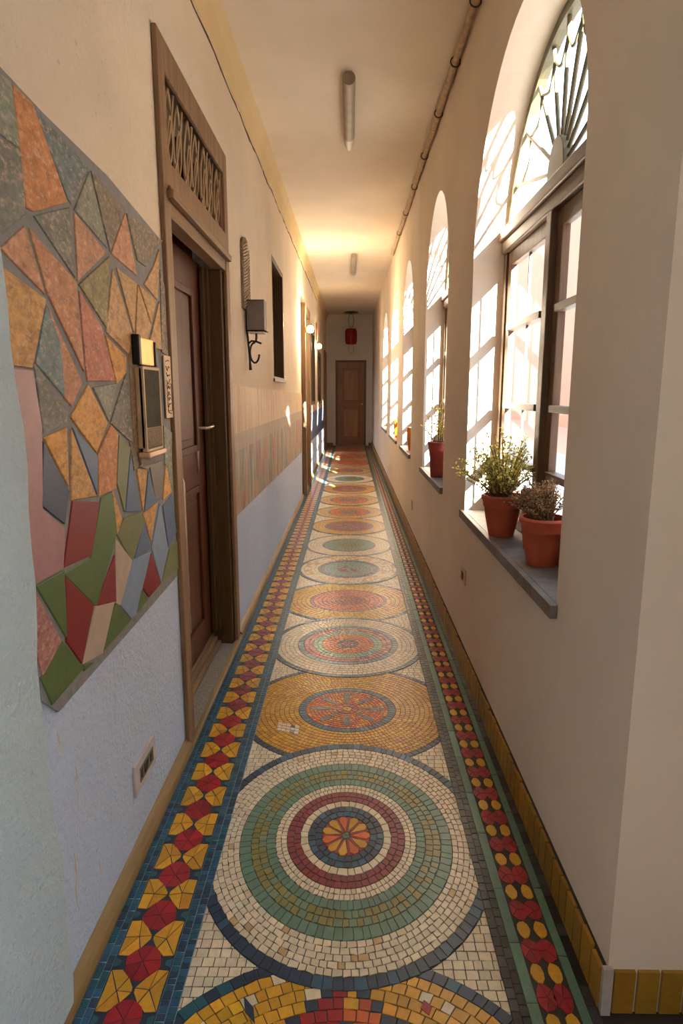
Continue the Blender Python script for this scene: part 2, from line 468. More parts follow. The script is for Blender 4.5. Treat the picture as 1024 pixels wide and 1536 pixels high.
# medallions: centre distance, stretch, kind
def medallion(cy, R, ky, kind, lvl):
    b = MB(); z0 = .0016+lvl*.0016; h = .0013
    disc(b, FC, cy, R, ky, .0002, z0, C['black'])
    s = .023 if cy < 3.5 else (.03 if cy < 6 else .045)
    A = (FC, cy)
    if kind == 'sun0':
        ring(b, *A, R-.03, R, ky, two(C['navy'], C['teal'], .6), .03, z0, h)
        def star(t, k):
            r_ = .06+(R-.09)*(k+.5)/14; dx = abs(r_*cos(t)); tt = 1.19-(cy+ky*r_*sin(t))
            if tt > 0 and abs(dx-tt*.8) < .014: return C['navy']
            if dx < .008 and tt > 0: return C['navy']
            if tt > 0 and dx < tt*.8: return C['red'] if cos(t) < 0 else random.choice([C['rust'], C['orange'], C['yellow']])
            return C['cream'] if random.random() < .05 else jit(C['yellow'], .2)
        ring(b, *A, .06, R-.03, ky, star, .027, z0, h, rows=14)
    elif kind == 'target':
        ring(b, *A, .0, .012, ky, C['green'], .01, z0, h)
        ring(b, *A, .012, .07, ky, C['maroon'], .0215, z0, h*.6, jt=0)
        for k in range(11):
            a_ = 2*pi*k/11
            pet = [(.014, 0), (.04, -.0085), (.058, -.0135), (.069, -.006), (.069, .006), (.058, .0135), (.04, .0085)]
            tess(b, [(FC+u*cos(a_)-v_*sin(a_), cy+ky*(u*sin(a_)+v_*cos(a_))) for u, v_ in pet], z0+h*.5, h, jit(C['orange'] if k % 3 == 0 else C['yellow'], .2), .0003)
        for k in range(12):
            pass
        ring(b, *A, .07, .108, ky, two(C['navy'], C['blue'], .6), .021, z0, h, rows=2)
        ring(b, *A, .108, .13, ky, C['cream'], .022, z0, h)
        ring(b, *A, .13, .168, ky, C['maroon'], .019, z0, h, rows=2)
        ring(b, *A, .168, .2, ky, C['cream'], .0135, z0, h, rows=2)
        ring(b, *A, .2, .226, ky, C['seagreen'], .017, z0, h)
        ring(b, *A, .226, .268, ky, two(C['olive'], C['green'], .6), .018, z0, h, rows=2)
        ring(b, *A, .268, .3, ky, C['seagreen'], .022, z0, h)
        ring(b, *A, .3, R-.028, ky, lambda t, k: C['cream'] if random.random() < .96 else C['tan'], .02, z0, h, rows=5)
        ring(b, *A, R-.028, R, ky, two(C['navy'], C['blue'], .7), .024, z0, h)
    elif kind == 'wheel':
        ring(b, *A, 0, .02, ky, two(C['orange'], C['yellow']), .02, z0, h)
        ring(b, *A, .02, .045, ky, two(C['rust'], C['maroon']), .018, z0, h)
        ring(b, *A, .045, .165, ky, lambda t, k: C['orange'] if random.random() < .55 else (C['rust'] if random.random() < .75 else C['yellow']), .0125, z0, h, rows=8)
        for k in range(8):
            a_ = 2*pi*k/8
            for seg in ([(.05, -.004), (.09, -.009), (.09, .009), (.05, .004)], [(.092, -.010), (.125, -.014), (.125, .014), (.092, .010)], [(.127, -.014), (.143, -.010), (.148, 0), (.143, .010), (.127, .014)]):
                tess(b, [(FC+u*cos(a_)-v_*sin(a_), cy+ky*(u*sin(a_)+v_*cos(a_))) for u, v_ in seg], z0+h, h*.4, jit(C['navy'], .2), .0005)
        ring(b, *A, .165, .195, ky, two(C['blue'], C['navy']), .018, z0, h)
        ring(b, *A, .195, R-.025, ky, two(C['yellow'], C['gold'], .6), .0155, z0, h, rows=11)
        ring(b, *A, R-.025, R, ky, C['navy'], .024, z0, h)
    else:
        spec = {
         'rose': [(.03,'maroon','rust'),(.045,'black','char'),(.11,'orange','rust'),(.145,'green','sky'),(.185,'maroon','pink'),(.21,'blue','navy'),(-.025,'cream','white'),(0,'navy','blue')],
         'ember': [(.09,'rust','maroon'),(.18,'orange','rust'),(.195,'maroon','mauve'),(-.025,'yellow','gold'),(0,'blue','sky')],
         'pond': [(.07,'sky','maroon'),(.15,'sky','green'),(.185,'blue','mauve'),(-.025,'cream','tan'),(0,'blue','grey')],
         'moss': [(.09,'olive','green'),(.17,'green','sky'),(.185,'grey','blue'),(-.025,'cream','white'),(0,'grey','blue')],
         'plum': [(.1,'mauve','pink'),(.18,'mauve','rust'),(.195,'grey','mauve'),(-.025,'yellow','tan'),(0,'grey','blue')],
         'dusk': [(.1,'grey','mauve'),(.17,'orange','mauve'),(.19,'grey','blue'),(-.025,'tan','yellow'),(0,'grey','blue')],
         'clay': [(.1,'orange','grey'),(.19,'rust','orange'),(-.025,'orange','tan'),(0,'grey','rust')]}[kind]
        r = 0
        for rr, a, c_ in spec:
            r1 = rr*1.2 if rr > 0 else R+rr
            rows = max(1, round((r1-r)/(s*.9)))
            ring(b, *A, r, r1, ky, two(C[a], C[c_], .72), s, z0, h, rows=rows); r = r1
    return b.build('medallion', [M['tess'], M['grout']], fl)
meds = [(.78, .47, .95, 'sun0', 0), (1.615, .405, 1.19, 'target', 1), (2.36, .43, .92, 'wheel', 0), (3.03, .385, 1.0, 'rose', 1), (3.72, .42, .9, 'ember', 0),
        (4.43, .37, 1.06, 'pond', 1), (5.17, .37, 1.05, 'moss', 0), (5.93, .37, 1.04, 'plum', 1), (6.67, .37, 1.0, 'dusk', 0), (7.45, .37, 1.1, 'dusk', 1),
        (8.35, .37, 1.2, 'plum', 0), (9.35, .37, 1.3, 'moss', 1), (10.4, .37, 1.35, 'dusk', 0), (11.6, .37, 1.5, 'clay', 1), (12.9, .37, 1.7, 'clay', 0), (14.3, .37, 1.8, 'clay', 1)]
mlab = ['yellow mosaic field with a red star point', 'green, white and maroon target medallion', 'orange wheel medallion on a yellow field',
        'rose medallion with a dark centre ring in white', 'orange red oval in a yellow surround', 'pale blue oval with pink in cream', 'green oval in cream', 'mauve oval in yellow']
for i, m_ in enumerate(meds):
    o = medallion(*m_)
    if i < len(mlab): o['label'] = mlab[i]
# small dark leaf and broken white patch accents
b = MB()
for (x, y, w, l, rot, c) in [(-.205, 1.09, .010, .035, .5, 'navy'), (.16, 1.1, .013, .018, .2, 'red')]:
    p = [(x+(cos(rot)*u-sin(rot)*v), y+(sin(rot)*u+cos(rot)*v)) for u, v in ((0, -l), (w, 0), (0, l), (-w, 0))]
    tess(b, p, .003, .0013, C[c], .0005)
for i in range(5):
    for j in range(3):
        x = -.275+i*.017; y = 2.19+j*.02-i*.006
        tess(b, [(x, y), (x+.016, y-.004), (x+.016, y+.015), (x, y+.018)], .003, .0013, jit(C['white'] if i < 3 else random.choice([C['navy'], C['sky'], C['white']])), .0012)
b.build('repair_patch', [M['tess']], fl)
def border(name, x0, x1, fill, z=.0052, base='grout', y1=15.4):
    b = MB(); b.prism([(x0, .9), (x1, .9), (x1, y1), (x0, y1)], .0001, z, 'z', m=1, c=(0,0,0))
    fill(b, x0, x1, z, y1); return b.build(name, [M['tess'], M[base]], fl)
def shards(b, poly, z, col, n=5, gap=.0009, js=.14):
    cx = sum(p[0] for p in poly)/len(poly); cy = sum(p[1] for p in poly)/len(poly)
    k = len(poly); step = max(1, k//n); i = 0; o_ = random.randrange(k)
    cx += random.uniform(-.004, .004); cy += random.uniform(-.004, .004)
    while i < k:
        e = min(k, i+step)
        p = [(cx, cy)] + [poly[(o_+j) % k] for j in range(i, e+1)]
        tess(b, p, z, .0012, jit(col, js), gap); i = e
def rows_fill(cols, s, along=1.0, jt=.2):
    def f(b, x0, x1, z, y1):
        n = max(1, round((x1-x0)/s)); w = (x1-x0)/n
        for i in range(n):
            y = .9+random.random()*s*.5
            while y < y1:
                l = s*along*random.uniform(1-jt, 1+jt)*(1 if y < 5 else 2)
                k = random.uniform(-.003, .003)
                tess(b, [(x0+i*w, y), (x0+(i+1)*w, y+k), (x0+(i+1)*w, y+l+k), (x0+i*w, y+l)], z, .0012, jit(C[random.choice(cols)], .2), .0009)
                y += l
    return f
border('teal_scale_band', -.556, -.523, rows_fill(['teal','teal','navy','blue'], .016, 1.3), base='grout_l')
border('blue_band', -.392, -.352, rows_fill(['blue','teal','navy'], .02, .8), base='grout_l')
def flowers_left(b, x0, x1, z, y1):
    p = .132; c = (x0+x1)/2; y = .93
    while y < y1:
        N_ = 10
        d = [(c+.041*random.uniform(.9,1.1)*(abs(cos(a))**1.1)*(1 if cos(a) > 0 else -1), y+.047*(abs(sin(a))**1.1)*(1 if sin(a) > 0 else -1)) for a in [2*pi*i/12+.2 for i in range(12)]]
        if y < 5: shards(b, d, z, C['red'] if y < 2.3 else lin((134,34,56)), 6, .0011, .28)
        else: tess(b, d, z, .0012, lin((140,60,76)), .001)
        for s in (-1, 1):
            e = x0+.002 if s < 0 else x1-.002; yy = y+p/2
            t = [(e, yy-.048), (e-s*.024, yy-.05), (e-s*.045, yy-.03), (e-s*.062, yy-.005), (e-s*.062, yy+.005), (e-s*.045, yy+.03), (e-s*.024, yy+.05), (e, yy+.048), (e, yy)]
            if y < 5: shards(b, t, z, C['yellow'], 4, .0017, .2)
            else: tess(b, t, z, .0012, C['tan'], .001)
            # teal fill beside the flower heads
            if y < 5:
                tess(b, [(e, y-.012), (e-s*.014, y-.006), (e-s*.014, y+.006), (e, y+.012)], z, .001, jit(C['teal']), .0005)
        y += p
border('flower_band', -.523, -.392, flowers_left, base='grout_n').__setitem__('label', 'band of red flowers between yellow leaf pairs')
def flowers_right(b, x0, x1, z, y1):
    p = .115; y = .95; c = (x0+x1)/2
    def blob(cx, cy, rx, ry, col, n=10):
        return [(cx+rx*cos(a)*random.uniform(.88, 1.08), cy+ry*sin(a)*random.uniform(.9, 1.08)) for a in [2*pi*i/n for i in range(n)]]
    while y < y1:
        for s in (-1, 1):
            cx = c+s*.0195
            t = blob(cx, y, .0155, .026, 0)
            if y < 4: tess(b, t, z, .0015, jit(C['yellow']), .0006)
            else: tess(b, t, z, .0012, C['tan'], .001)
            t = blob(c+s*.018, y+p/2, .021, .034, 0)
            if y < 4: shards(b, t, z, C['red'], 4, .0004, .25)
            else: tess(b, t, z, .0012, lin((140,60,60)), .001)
        y += p
border('black_band', .332, .368, rows_fill(['black','black','char'], .017, 1.6))
border('green_strip', .368, .392, rows_fill(['seagreen'], .03, 6), .0056)
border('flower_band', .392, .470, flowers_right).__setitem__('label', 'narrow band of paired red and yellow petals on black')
border('green_strip', .470, .490, rows_fill(['seagreen'], .03, 6), .0056)
border('black_band', .490, .512, rows_fill(['black','char'], .022, 1.8))
# timber edging and stone step on the left
b = MB()
def edging(mb, ya, yb, xw):
    pr = [(xw, 0), (-.556, 0), (-.556, .012), (-.562, .024), (-.572, .034), (xw, .042)]
    mb.prism(pr, ya, yb, 'y')
edging(b, .9, 2.06, XL); edging(b, 3.12, YE, XL)
b.prism([(-.575, 0), (-.556, 0), (-.556, .012), (-.562, .018), (-.575, .02)], 2.06, 3.12, 'y')
tag(b.build('baseboard_left', M['skirt'], smooth=False), kind='structure')
b = MB(); b.box((-.70, 2.0, .0), (-.575, 3.10, .014))
o = b.build('doorstep', M['concrete']); tag(o, 'speckled grey stone step in front of the nearest dark door', 'doorstep')
# yellow tile skirting on the right
b = MB(); y = y0
b.box((XR-.006, y0+.001, 0), (XR, YE, .105), 1)
while y < YE-.1:
    l = random.uniform(.045, .062)*(1 if y < 5 else 2.2)
    b.box((XR-.014, y+.004, .004), (XR-.006, min(YE, y+l)-.002, .104+random.uniform(-.004, .004)), 0, jit(lin((168,122,38)), .25)); y += l
b.box((XR-.012, y0-.01, 0), (XR+.008, y0+.001, .11), 0, lin((190,182,176)))
x = XR+.012
while x < .71:
    b.box((x, y0-.008, .004), (min(.718, x+.042), y0, .102), 0, jit(lin((160,118,40)), .2)); x += .048
tag(b.build('baseboard_right', [M['tess'], M['grout']]), kind='structure')
b = MB(); b.box((XL, YE-.012, 0), (-.42, YE, .07)); b.box((.44, YE-.012, 0), (XR-.014, YE, .07))
tag(b.build('baseboard_back', M['skirt']), kind='structure')

# ------------------------------------------------------------------ shard mosaic on the left wall
SH = """g6:0,113 17,125 29,219 0,197
g1:-12,203 31,226 38,318 -12,362
or:21,130 50,159 101,302 51,315 40,309
bg:51,162 132,250 108,304 103,297
g1:53,325 104,313 113,415
g6:135,260 161,371 113,315
gf:138,258 188,314 166,376
pk:113,321 159,379 118,420
pk:188,321 205,412 168,380
gf:191,321 244,362 236,372 219,398 207,390
pk:3,373 38,342 67,440
or2:46,345 114,424 126,555 73,440
go:-6,395 69,450 48,549 18,545 -6,462
ol:120,427 164,386 160,490
tn:170,406 199,502 192,529 160,497
tn:176,403 205,426 201,497
tn:207,429 226,488 218,517 204,517
tn:209,428 234,451 227,483
tn:217,426 231,400 239,375 236,448
tn:239,453 242,523 223,520
gf:241,406 252,435 254,535 243,526
sa:120,438 152,491 173,570 132,570
ye:160,505 189,535 189,558 176,574
or2:73,461 123,573 108,607 97,593 85,511
bt:70,459 91,517 97,593 56,544
g1:53,546 101,617 101,631 66,648
g6:141,582 174,576 164,630
g1:190,560 199,664 167,634
ye:133,579 161,634 145,677 108,626
tk:193,511 205,517 215,702 202,664
PN:20,555 50,558 63,643 64,760 97,790 95,850 50,876 45,800
ye:67,658 100,643 103,728
NV:66,664 103,737 97,784 64,757
go:108,646 144,743 108,749
BL:110,643 146,684 146,740
or:167,639 177,652 174,731 149,743 148,681
OG:179,655 195,672 187,766 176,722
BL:196,681 209,766 189,766
go:206,705 221,705 215,766
BL:223,708 234,752 217,766
GF:225,699 243,693 243,746 234,749
ye:249,699 258,737 245,749
RD:110,754 149,754 138,831 97,850
GN:152,749 167,740 176,795 170,820 145,907 97,860 137,836
go:168,731 183,778 176,801
OG:176,801 187,778 211,769 217,781 199,842
BL:217,781 225,822 202,840
go:215,772 236,754 227,810
LB:240,757 252,822 242,873 228,822
BL:258,743 268,795 253,819 245,760
OG:255,825 271,807 272,848 243,873
BE:174,810 198,841 181,906 174,903
LB:200,841 226,829 205,920 197,926 181,906
RD:172,834 174,901 145,909
RD:227,831 241,875 224,894 214,880
GN:212,885 222,899 205,920
GN:56,880 96,858 101,957
RD:99,867 140,908 123,993 101,961
BE:144,911 171,904 154,978 125,995
GN:174,906 197,930 154,978
pp:50,882 92,961 65,1012 55,971
GN:94,964 126,1002 80,1055 63,1017
GN:125,995 142,993 128,1005
gf:195,664 203,668 208,700 202,704
gf:209,700 222,704 226,698 216,694
g6:246,640 258,650 258,735 248,692"""
SCOL = dict(g6=(126,136,124), g1=(112,118,112), bg=(98,118,124), gf=(118,112,100), pk=(188,138,106), or2=(186,130,96), go=(194,148,84), ol=(136,130,88), tn=(186,150,96),
            sa=(190,118,98), ye=(212,156,72), bt=(106,130,134), tk=(150,126,96), pp=(170,118,112),
            PN=(172,128,130), NV=(46,66,96), BL=(84,112,146), OG=(112,120,78), GF=(116,110,100), RD=(132,22,34), GN=(86,112,62), LB=(132,156,184), BE=(190,172,152))
SCOL['or'] = (192,128,76)
b = MB()
def slab(mb, pts, x0, x1, m, c):
    """shard with a slightly sloped rim"""
    cy = sum(p[0] for p in pts)/len(pts); cz = sum(p[1] for p in pts)/len(pts)
    ar = sum(pts[i][0]*pts[(i+1) % len(pts)][1]-pts[(i+1) % len(pts)][0]*pts[i][1] for i in range(len(pts)))
    if ar < 0: pts = pts[::-1]
    mb.prism(pts, x0, x1, 'x', m, c)
back = [(1.02, 1.78), (1.02, .62)]
pb = [at_x(80, 1060, XL), at_x(272, 852, XL), ]
back = [(1.04, 1.79), (1.30, 1.77), (1.62, 1.76), (2.05, 1.71), (2.05, .648), (1.6, .635), (1.16, .625), (1.1, .68), (1.09, .9), (1.1, 1.3), (1.04, 1.3)]
slab(b, back, XL, XL+.006, 2, (.2,.2,.2))
for si_, ln in enumerate(SH.split('\n')):
    k, r = ln.split(':'); pts = [at_x(*map(float, p.split(',')), XL+.009) for p in r.split()]
    cy = sum(p[0] for p in pts)/len(pts); cz = sum(p[1] for p in pts)/len(pts)
    q = []
    for y_, z_ in pts:
        d = math.hypot(y_-cy, z_-cz); kk = max(.5, (d+.004)/d); q.append((min(2.052, cy+(y_-cy)*kk), cz+(z_-cz)*kk))
    c = lin(SCOL[k]); 
    slab(b, q, XL+.004, XL+.0090+.00004*(si_ % 20), 1 if k.isupper() else 0, c)
mo = b.build('mosaic_panel', [M['stone'], M['paint'], M['grout_w']]); mo.modifiers.new('bevel', 'BEVEL').width = .0018
mo.modifiers['bevel'].segments = 1
tag(mo, 'angular stone and painted shard mosaic on the near left wall beside the door', 'mosaic')
# faded dado between the first and second door
b = MB(); b.prism([(3.13, .635), (5.2, .60), (7.64, .56), (7.64, 1.25), (5.2, 1.27), (3.13, 1.29)], XL, XL+.006)
tag(b.build('mosaic_panel', M['faded']), 'faded streaky mosaic dado with pale red and teal shards under the wall sconce', 'mosaic')
b = MB(); b.prism([(8.72, .56), (14.02, .52), (14.02, .97), (8.72, .97)], XL, XL+.004)
b.build('painted_band', simple('blue band paint', (98,112,142), .7, var=.25, nscale=8), wl)['label'] = 'blue painted band'
b = MB(); b.prism([(8.72, .97), (14.02, .97), (14.02, 1.08), (8.72, 1.08)], XL, XL+.003)
b.build('painted_band', simple('pink band paint', (206,172,152), .7), wl)['label'] = 'pinkish band'

# ------------------------------------------------------------------ near left door
def quadring(mb, ya, yb, za, zb, w, x0, x1, bottom=True):
    mb.box((x0, ya, za), (x1, ya+w, zb)); mb.box((x0, yb-w, za), (x1, yb, zb)); mb.box((x0, ya+w, zb-w), (x1, yb-w, zb))
    if bottom: mb.box((x0, ya+w, za), (x1, yb-w, za+w))
D1 = empty('door_1', (XL, 2.58, 0), kind='structure'); 
def L(mb, o):   # shift to the parent's frame
    mb.v = [(x-o.location.x, y-o.location.y, z-o.location.z) for x, y, z in mb.v]; return mb
XF = XL+.017
b = MB()
b.box((XL+.001, 2.06, .0), (XF, 2.135, 2.31)); b.box((XL+.001, 3.04, .0), (XF, 3.115, 2.31))
b.box((XL+.001, 2.135, 2.215), (XF, 3.04, 2.31)); b.box((XL-.06, 2.122, 1.86), (XF, 3.058, 1.965))
b.box((XL-.03, 2.12, 1.965), (XF-.012, 2.15, 2.215)); b.box((XL-.03, 3.025, 1.965), (XF-.012, 3.055, 2.215))
o = L(b, D1).build('door_frame', M['framewood'], D1, bevel=.004)
b = MB(); b.box((XF, 2.1, 1.845), (XF+.02, 3.075, 1.872)); b.box((XF, 2.11, 1.872), (XF+.01, 3.065, 1.885))
b.box((XL-.04, 2.122, 1.80), (XF-.004, 3.058, 1.858))
L(b, D1).build('lintel_moulding', M['framewood_y'], D1, bevel=.003)
b = MB(); b.box((XL-.12, 3.0, .015), (XL-.002, 3.058, 1.80)); b.box((XL-.12, 2.122, .015), (XL-.002, 2.16, 1.80)); b.box((XL-.09, 2.94, .1), (XL-.07, 3.0, 1.80))
b.box((XL-.075, 2.965, .1), (XL-.055, 3.0, 1.80))
L(b, D1).build('door_jamb', M['jamb'], D1, bevel=.004)
b = MB(); XD = XL-.095
b.box((XD-.04, 2.16, .08), (XD, 3.0, 1.82))
for (za, zb) in ((.2, .85), (1.0, 1.68)):
    quadring(b, 2.27, 2.80, za, zb, .03, XD, XD+.012)
    b.box((XD, 2.33, za+.06), (XD+.006, 2.74, zb-.06))
b.box((XL-.19, 2.125, .02), (XL-.14, 3.055, 2.275))
leaf = L(b, D1).build('door_leaf', M['doorwood'], D1, bevel=.004)
b = MB()
for k in range(3): b.box((XL-.12+k*.017, 2.16, .0145), (XL-.10+k*.017+.006, 3.0, .075-k*.02))
L(b, D1).build('threshold', M['framewood_y'], D1, bevel=.004)
# lever handle on a pointed plate
b = MB(); hy, hz = 2.80, 1.10
pp = [(hy+.026*sin(pi*t)*s, hz-.20+.4*t) for s, ts in ((1, [i/12 for i in range(13)]), (-1, [1-i/12 for i in range(1, 12)])) for t in ts]
b.prism(pp, XD, XD+.006)
b.tube([(XD, hy, hz), (XD+.045, hy, hz), (XD+.052, hy+.008, hz), (XD+.055, hy+.1, hz+.004)], .0075, 10)
L(b, D1).build('door_handle', M['steel'], D1, smooth=True)['label'] = 'steel lever handle on a long pointed plate'
b = MB(); b.tube([(XD, 2.42, .93), (XD+.03, 2.42, .93), (XD+.035, 2.42, .91), (XD+.035, 2.42, .30), (XD, 2.42, .28)], .006, 8)
L(b, D1).build('pull_bar', M['steel'], D1, smooth=True)
# carved oval boss
b = MB()
def oval(mb, cy, cz, ry, rz, x, r, n=28): mb.tube([(x, cy+ry*cos(2*pi*i/n), cz+rz*sin(2*pi*i/n)) for i in range(n+1)], r, 6, cap=False)
for k, s in enumerate((1, .72, .45)): oval(b, 2.36, 1.70, .10*s, .085*s, XD+.008, .006)
for k in range(4): b.tube([(XD+.008, 2.31+k*.03, 1.65+.008*k), (XD+.014, 2.335+k*.025, 1.75-.006*k)], .004, 5)
b.prism([(2.36+.12*cos(2*pi*i/20), 1.70+.1*sin(2*pi*i/20)) for i in range(20)], XD, XD+.006)
L(b, D1).build('carved_boss', M['greige'], D1, smooth=True)['label'] = 'round carved grey ornament'
# transom grille of bent wire leaves
b = MB(); b.box((XL-.10, 2.15, 1.965), (XL-.09, 3.03, 2.22)); L(b, D1).build('transom_shade_panel', M['recess'], D1)  # dark sheet painted as the shade behind the grille
b = MB(); rg = random.Random(11)
for i in range(7):
    cy = 2.215+i*.125; x = XL-.008-.004*(i % 2); w = .058
    for s_ in (-1, 1):
        b.tube([(x, cy+.03*t+s_*w*sin(pi*t)**.8*(1-.35*t), 1.968+.245*t) for t in [j/12 for j in range(13)]], .0058, 6)
    for s_ in (-1, 1):
        b.tube([(x+.004, cy+.01+.02*t+s_*w*.5*sin(pi*t), 1.975+.16*t) for t in [j/10 for j in range(11)]], .004, 5)
    b.tube([(x+.006, cy-.075+.15*t, 1.97+.24*t**1.6) for t in [j/8 for j in range(9)]], .005, 5)
L(b, D1).build('transom_grille', M['bronze'], D1, smooth=True)['label'] = 'bronze grille of bent pointed loops'

# ------------------------------------------------------------------ wall fittings beside the near door
def pl(px, py, x=XL+.012): return at_x(px, py, x)
t = empty('intercom_panel', (XL, 1.87, 1.2), 'dark olive glass entry panel with copper ledge on the shard mosaic', 'entry panel')
ya, za = at_x(212, 548, XL+.03); yb, zb = at_x(244, 682, XL+.03)
b = MB(); b.box((XL+.0095, ya, zb+.03), (XL+.03, yb, za-.005)); quadring(b, ya, yb, zb+.02, za-.002, .008, XL+.02, XL+.034)
L(b, t).build('casing', M['bronze'], t, bevel=.002)
b = MB(); b.box((XL+.03, ya+.008, zb+.085), (XL+.0325, yb-.008, za-.01)); L(b, t).build('glass_panel', M['olivepanel'], t)
b = MB(); b.box((XL+.03, ya+.008, zb+.03), (XL+.0335, yb-.008, zb+.083)); L(b, t).build('speaker_grille', M['greige'], t)
b = MB(); b.box((XL+.0095, ya-.006, zb+.005), (XL+.042, yb+.004, zb+.02)); L(b, t).build('ledge', M['copper'], t, bevel=.003)
b = MB(); b.box((XL+.0095, ya+.012, za+.002), (XL+.026, yb-.02, za+.075)); L(b, t).build('nameplate', M['brass'], t, bevel=.003)
for p_, q_, r_ in ((ya-.01, ya+.010, .08), (yb-.018, yb-.004, .07)):
    b = MB(); b.box((XL+.0095, p_, za+.002), (XL+.03, q_, za+r_)); L(b, t).build('clip', M['iron'], t, bevel=.003)
y2, z2 = at_x(246, 533, XL+.01); y3, z3 = at_x(259, 626, XL+.01); y3 = min(y3, 2.055)
t = empty('notice_plate', (XL, (y2+y3)/2, z3), 'narrow cream plate with dark handwritten marks between entry panel and door frame', 'notice plate')
b = MB(); b.box((XL+.0095, y2-.015, z3), (XL+.014, y3, z2)); L(b, t).build('plate', M['paper'], t, bevel=.001)
b = MB(); rr = random.Random(5)
for i in range(9):
    zc = z2-.02-(i*.019); 
    b.tube([(XL+.0145, y2-.008+(y3-y2)*q, zc+rr.uniform(-.008, .008)) for q in (.1, .3, .45, .6, .8)], .0012, 4)
quadring(b, y2, y3-.006, z2-.17, z2-.085, .002, XL+.014, XL+.0152)
L(b, t).build('handwriting', M['ink'], t)
# near low socket
def outlet(name, label, corners, x, sgn, mats, group=None):
    ys = [p[0] for p in corners]; zs = [p[1] for p in corners]
    cy, cz = sum(ys)/4, sum(zs)/4
    t = empty(name, (x, cy, cz), label, 'socket')
    b = MB(); b.prism([(p[0]-cy, p[1]-cz) for p in corners], 0 if sgn > 0 else -.008, .008 if sgn > 0 else 0); b.build('plate', mats[0], t, bevel=.002)
    return t, cy, cz
cs = [at_x(*p, XL) for p in ((199, 1158), (228, 1102), (229, 1137), (201, 1196))]
ymin = min(c[0] for c in cs); ymax = max(c[0] for c in cs)
yc, zc = (ymin+ymax)/2, sum(c[1] for c in cs)/4
cs = [(ymin, zc-.045), (ymax, zc-.045), (ymax, zc+.045), (ymin, zc+.045)]
t, cy, cz = outlet('wall_socket', 'pale grey long socket plate low on the near left wall', cs, XL, 1, [M['plate']])
w = (ymax-ymin)/2
b = MB(); b.box((.008, -w*.62, -.022), (.0095, w*.72, .02)); b.build('insert', M['socket'], t, bevel=.001)
b = MB()
for i, q in enumerate((-.45, -.15, .1, .45)): 
    b.box((.0092, w*q-.008, -.012), (.011, w*q+(.012 if i % 2 else .006), .014))
b.build('contacts', M['black'], t, bevel=.002)
yq, zq = at_x(696, 863, XR)
t, cy, cz = outlet('wall_socket', 'small brown socket plate on the right wall under the plant window', [(yq-.05, zq-.035), (yq+.05, zq-.035), (yq+.05, zq+.035), (yq-.05, zq+.035)], XR, -1, [M['copper']])
b = MB(); b.box((-.0105, -.022, -.018), (-.008, .022, .018)); b.build('insert', M['ink'], t, bevel=.001)
yq, zq = at_x(618, 757, XR)
t, cy, cz = outlet('wall_socket', 'tiny pale switch plate low on right wall between first and second windows', [(yq-.04, zq-.04), (yq+.04, zq-.04), (yq+.04, zq+.04), (yq-.04, zq+.04)], XR, -1, [M['plate']])

# carved strip and sconce
b = MB(); ya, yb = 3.53, 3.76
b.prism([(ya, 1.70), (yb, 1.70), (yb, 2.02)] + [((ya+yb)/2+(yb-ya)/2*cos(pi*i/10), 2.02+.06*sin(pi*i/10)) for i in range(1, 10)] + [(ya, 2.02)], XL, XL+.014)
rc = random.Random(4); z = 1.66
while z < 2.02:
    za_ = max(1.705, z); k_ = .075
    ys0 = ya+.006 if z > 1.705 else ya+.006+(1.705-z)/k_*(yb-ya-.012)*0
    b.tube([(XL+.015, ys0, za_), (XL+.018, (ys0+yb)/2, za_+k_*.45+rc.uniform(-.006, .006)), (XL+.015, yb-.006, min(2.04, za_+k_))], .0035, 5, 1); z += .0155
b.m = [1 if (i_ > 60) else 0 for i_ in range(len(b.f))]
o = b.build('carved_panel', [M['greige'], M['bronze']]); tag(o, 'tall round-topped carved grey strip on the wall above the sconce', 'wall carving')
t = empty('wall_sconce', (XL, 3.66, 1.4), 'wall sconce with square grey shade on curled black iron bracket', 'wall lamp')
b = MB(); w, dp = .047, .05; zt, zb_ = .352, .192; xc = .062
for s in (-1, 1):
    b.box((xc-w, s*dp-.0015, zb_), (xc+w, s*dp+.0015, zt))
b.box((xc-w-.0015, -dp, zb_), (xc-w+.0015, dp, zt)); b.box((xc+w-.0015, -dp, zb_), (xc+w+.0015, dp, zt)); b.box((xc-w, -dp, zt-.003), (xc+w, dp, zt))
b.build('lamp_shade', M['shade'], t, bevel=.001)
b = MB()
for z in (zb_, zt):
    b = MB(); b.tube([(xc-w, -dp, z), (xc+w, -dp, z), (xc+w, dp, z), (xc-w, dp, z), (xc-w, -dp, z)], .003, 6)
    b.build('shade_trim', M['iron'], t, smooth=True)
b = MB(); b.tube([(xc+w, -dp, zb_), (xc+w+.022, -dp-.01, zb_-.012)], .003, 6); b.build('finial', M['iron'], t)
b = MB(); b.tube([(.008, 0, .3), (.006, 0, .2), (.012, 0, .12), (.018, 0, .03), (.02, 0, -.02)], [.006, .006, .006, .006, .009], 8)
b.tube([(.012, 0, .125), (.03, 0, .14), (.06, 0, .135), (.085, 0, .125)], .0055, 8)
b.tube([(xc-.005, 0, .2), (xc-.004, 0, .16), (xc-.008, 0, .132)], .006, 8)
b.tube([(.02+.026*(1-cos(a)), 0, .075+.055*sin(a)) for a in [pi*.55-(pi*1.5)*i/16 for i in range(17)]], .0055, 8)
b.build('bracket', M['iron'], t, smooth=True)
b = MB(); b.box((xc-w+.003, -dp+.003, zb_-.012), (xc+w-.003, dp-.003, zb_-.006)); b.build('diffuser', M['tubec'], t)

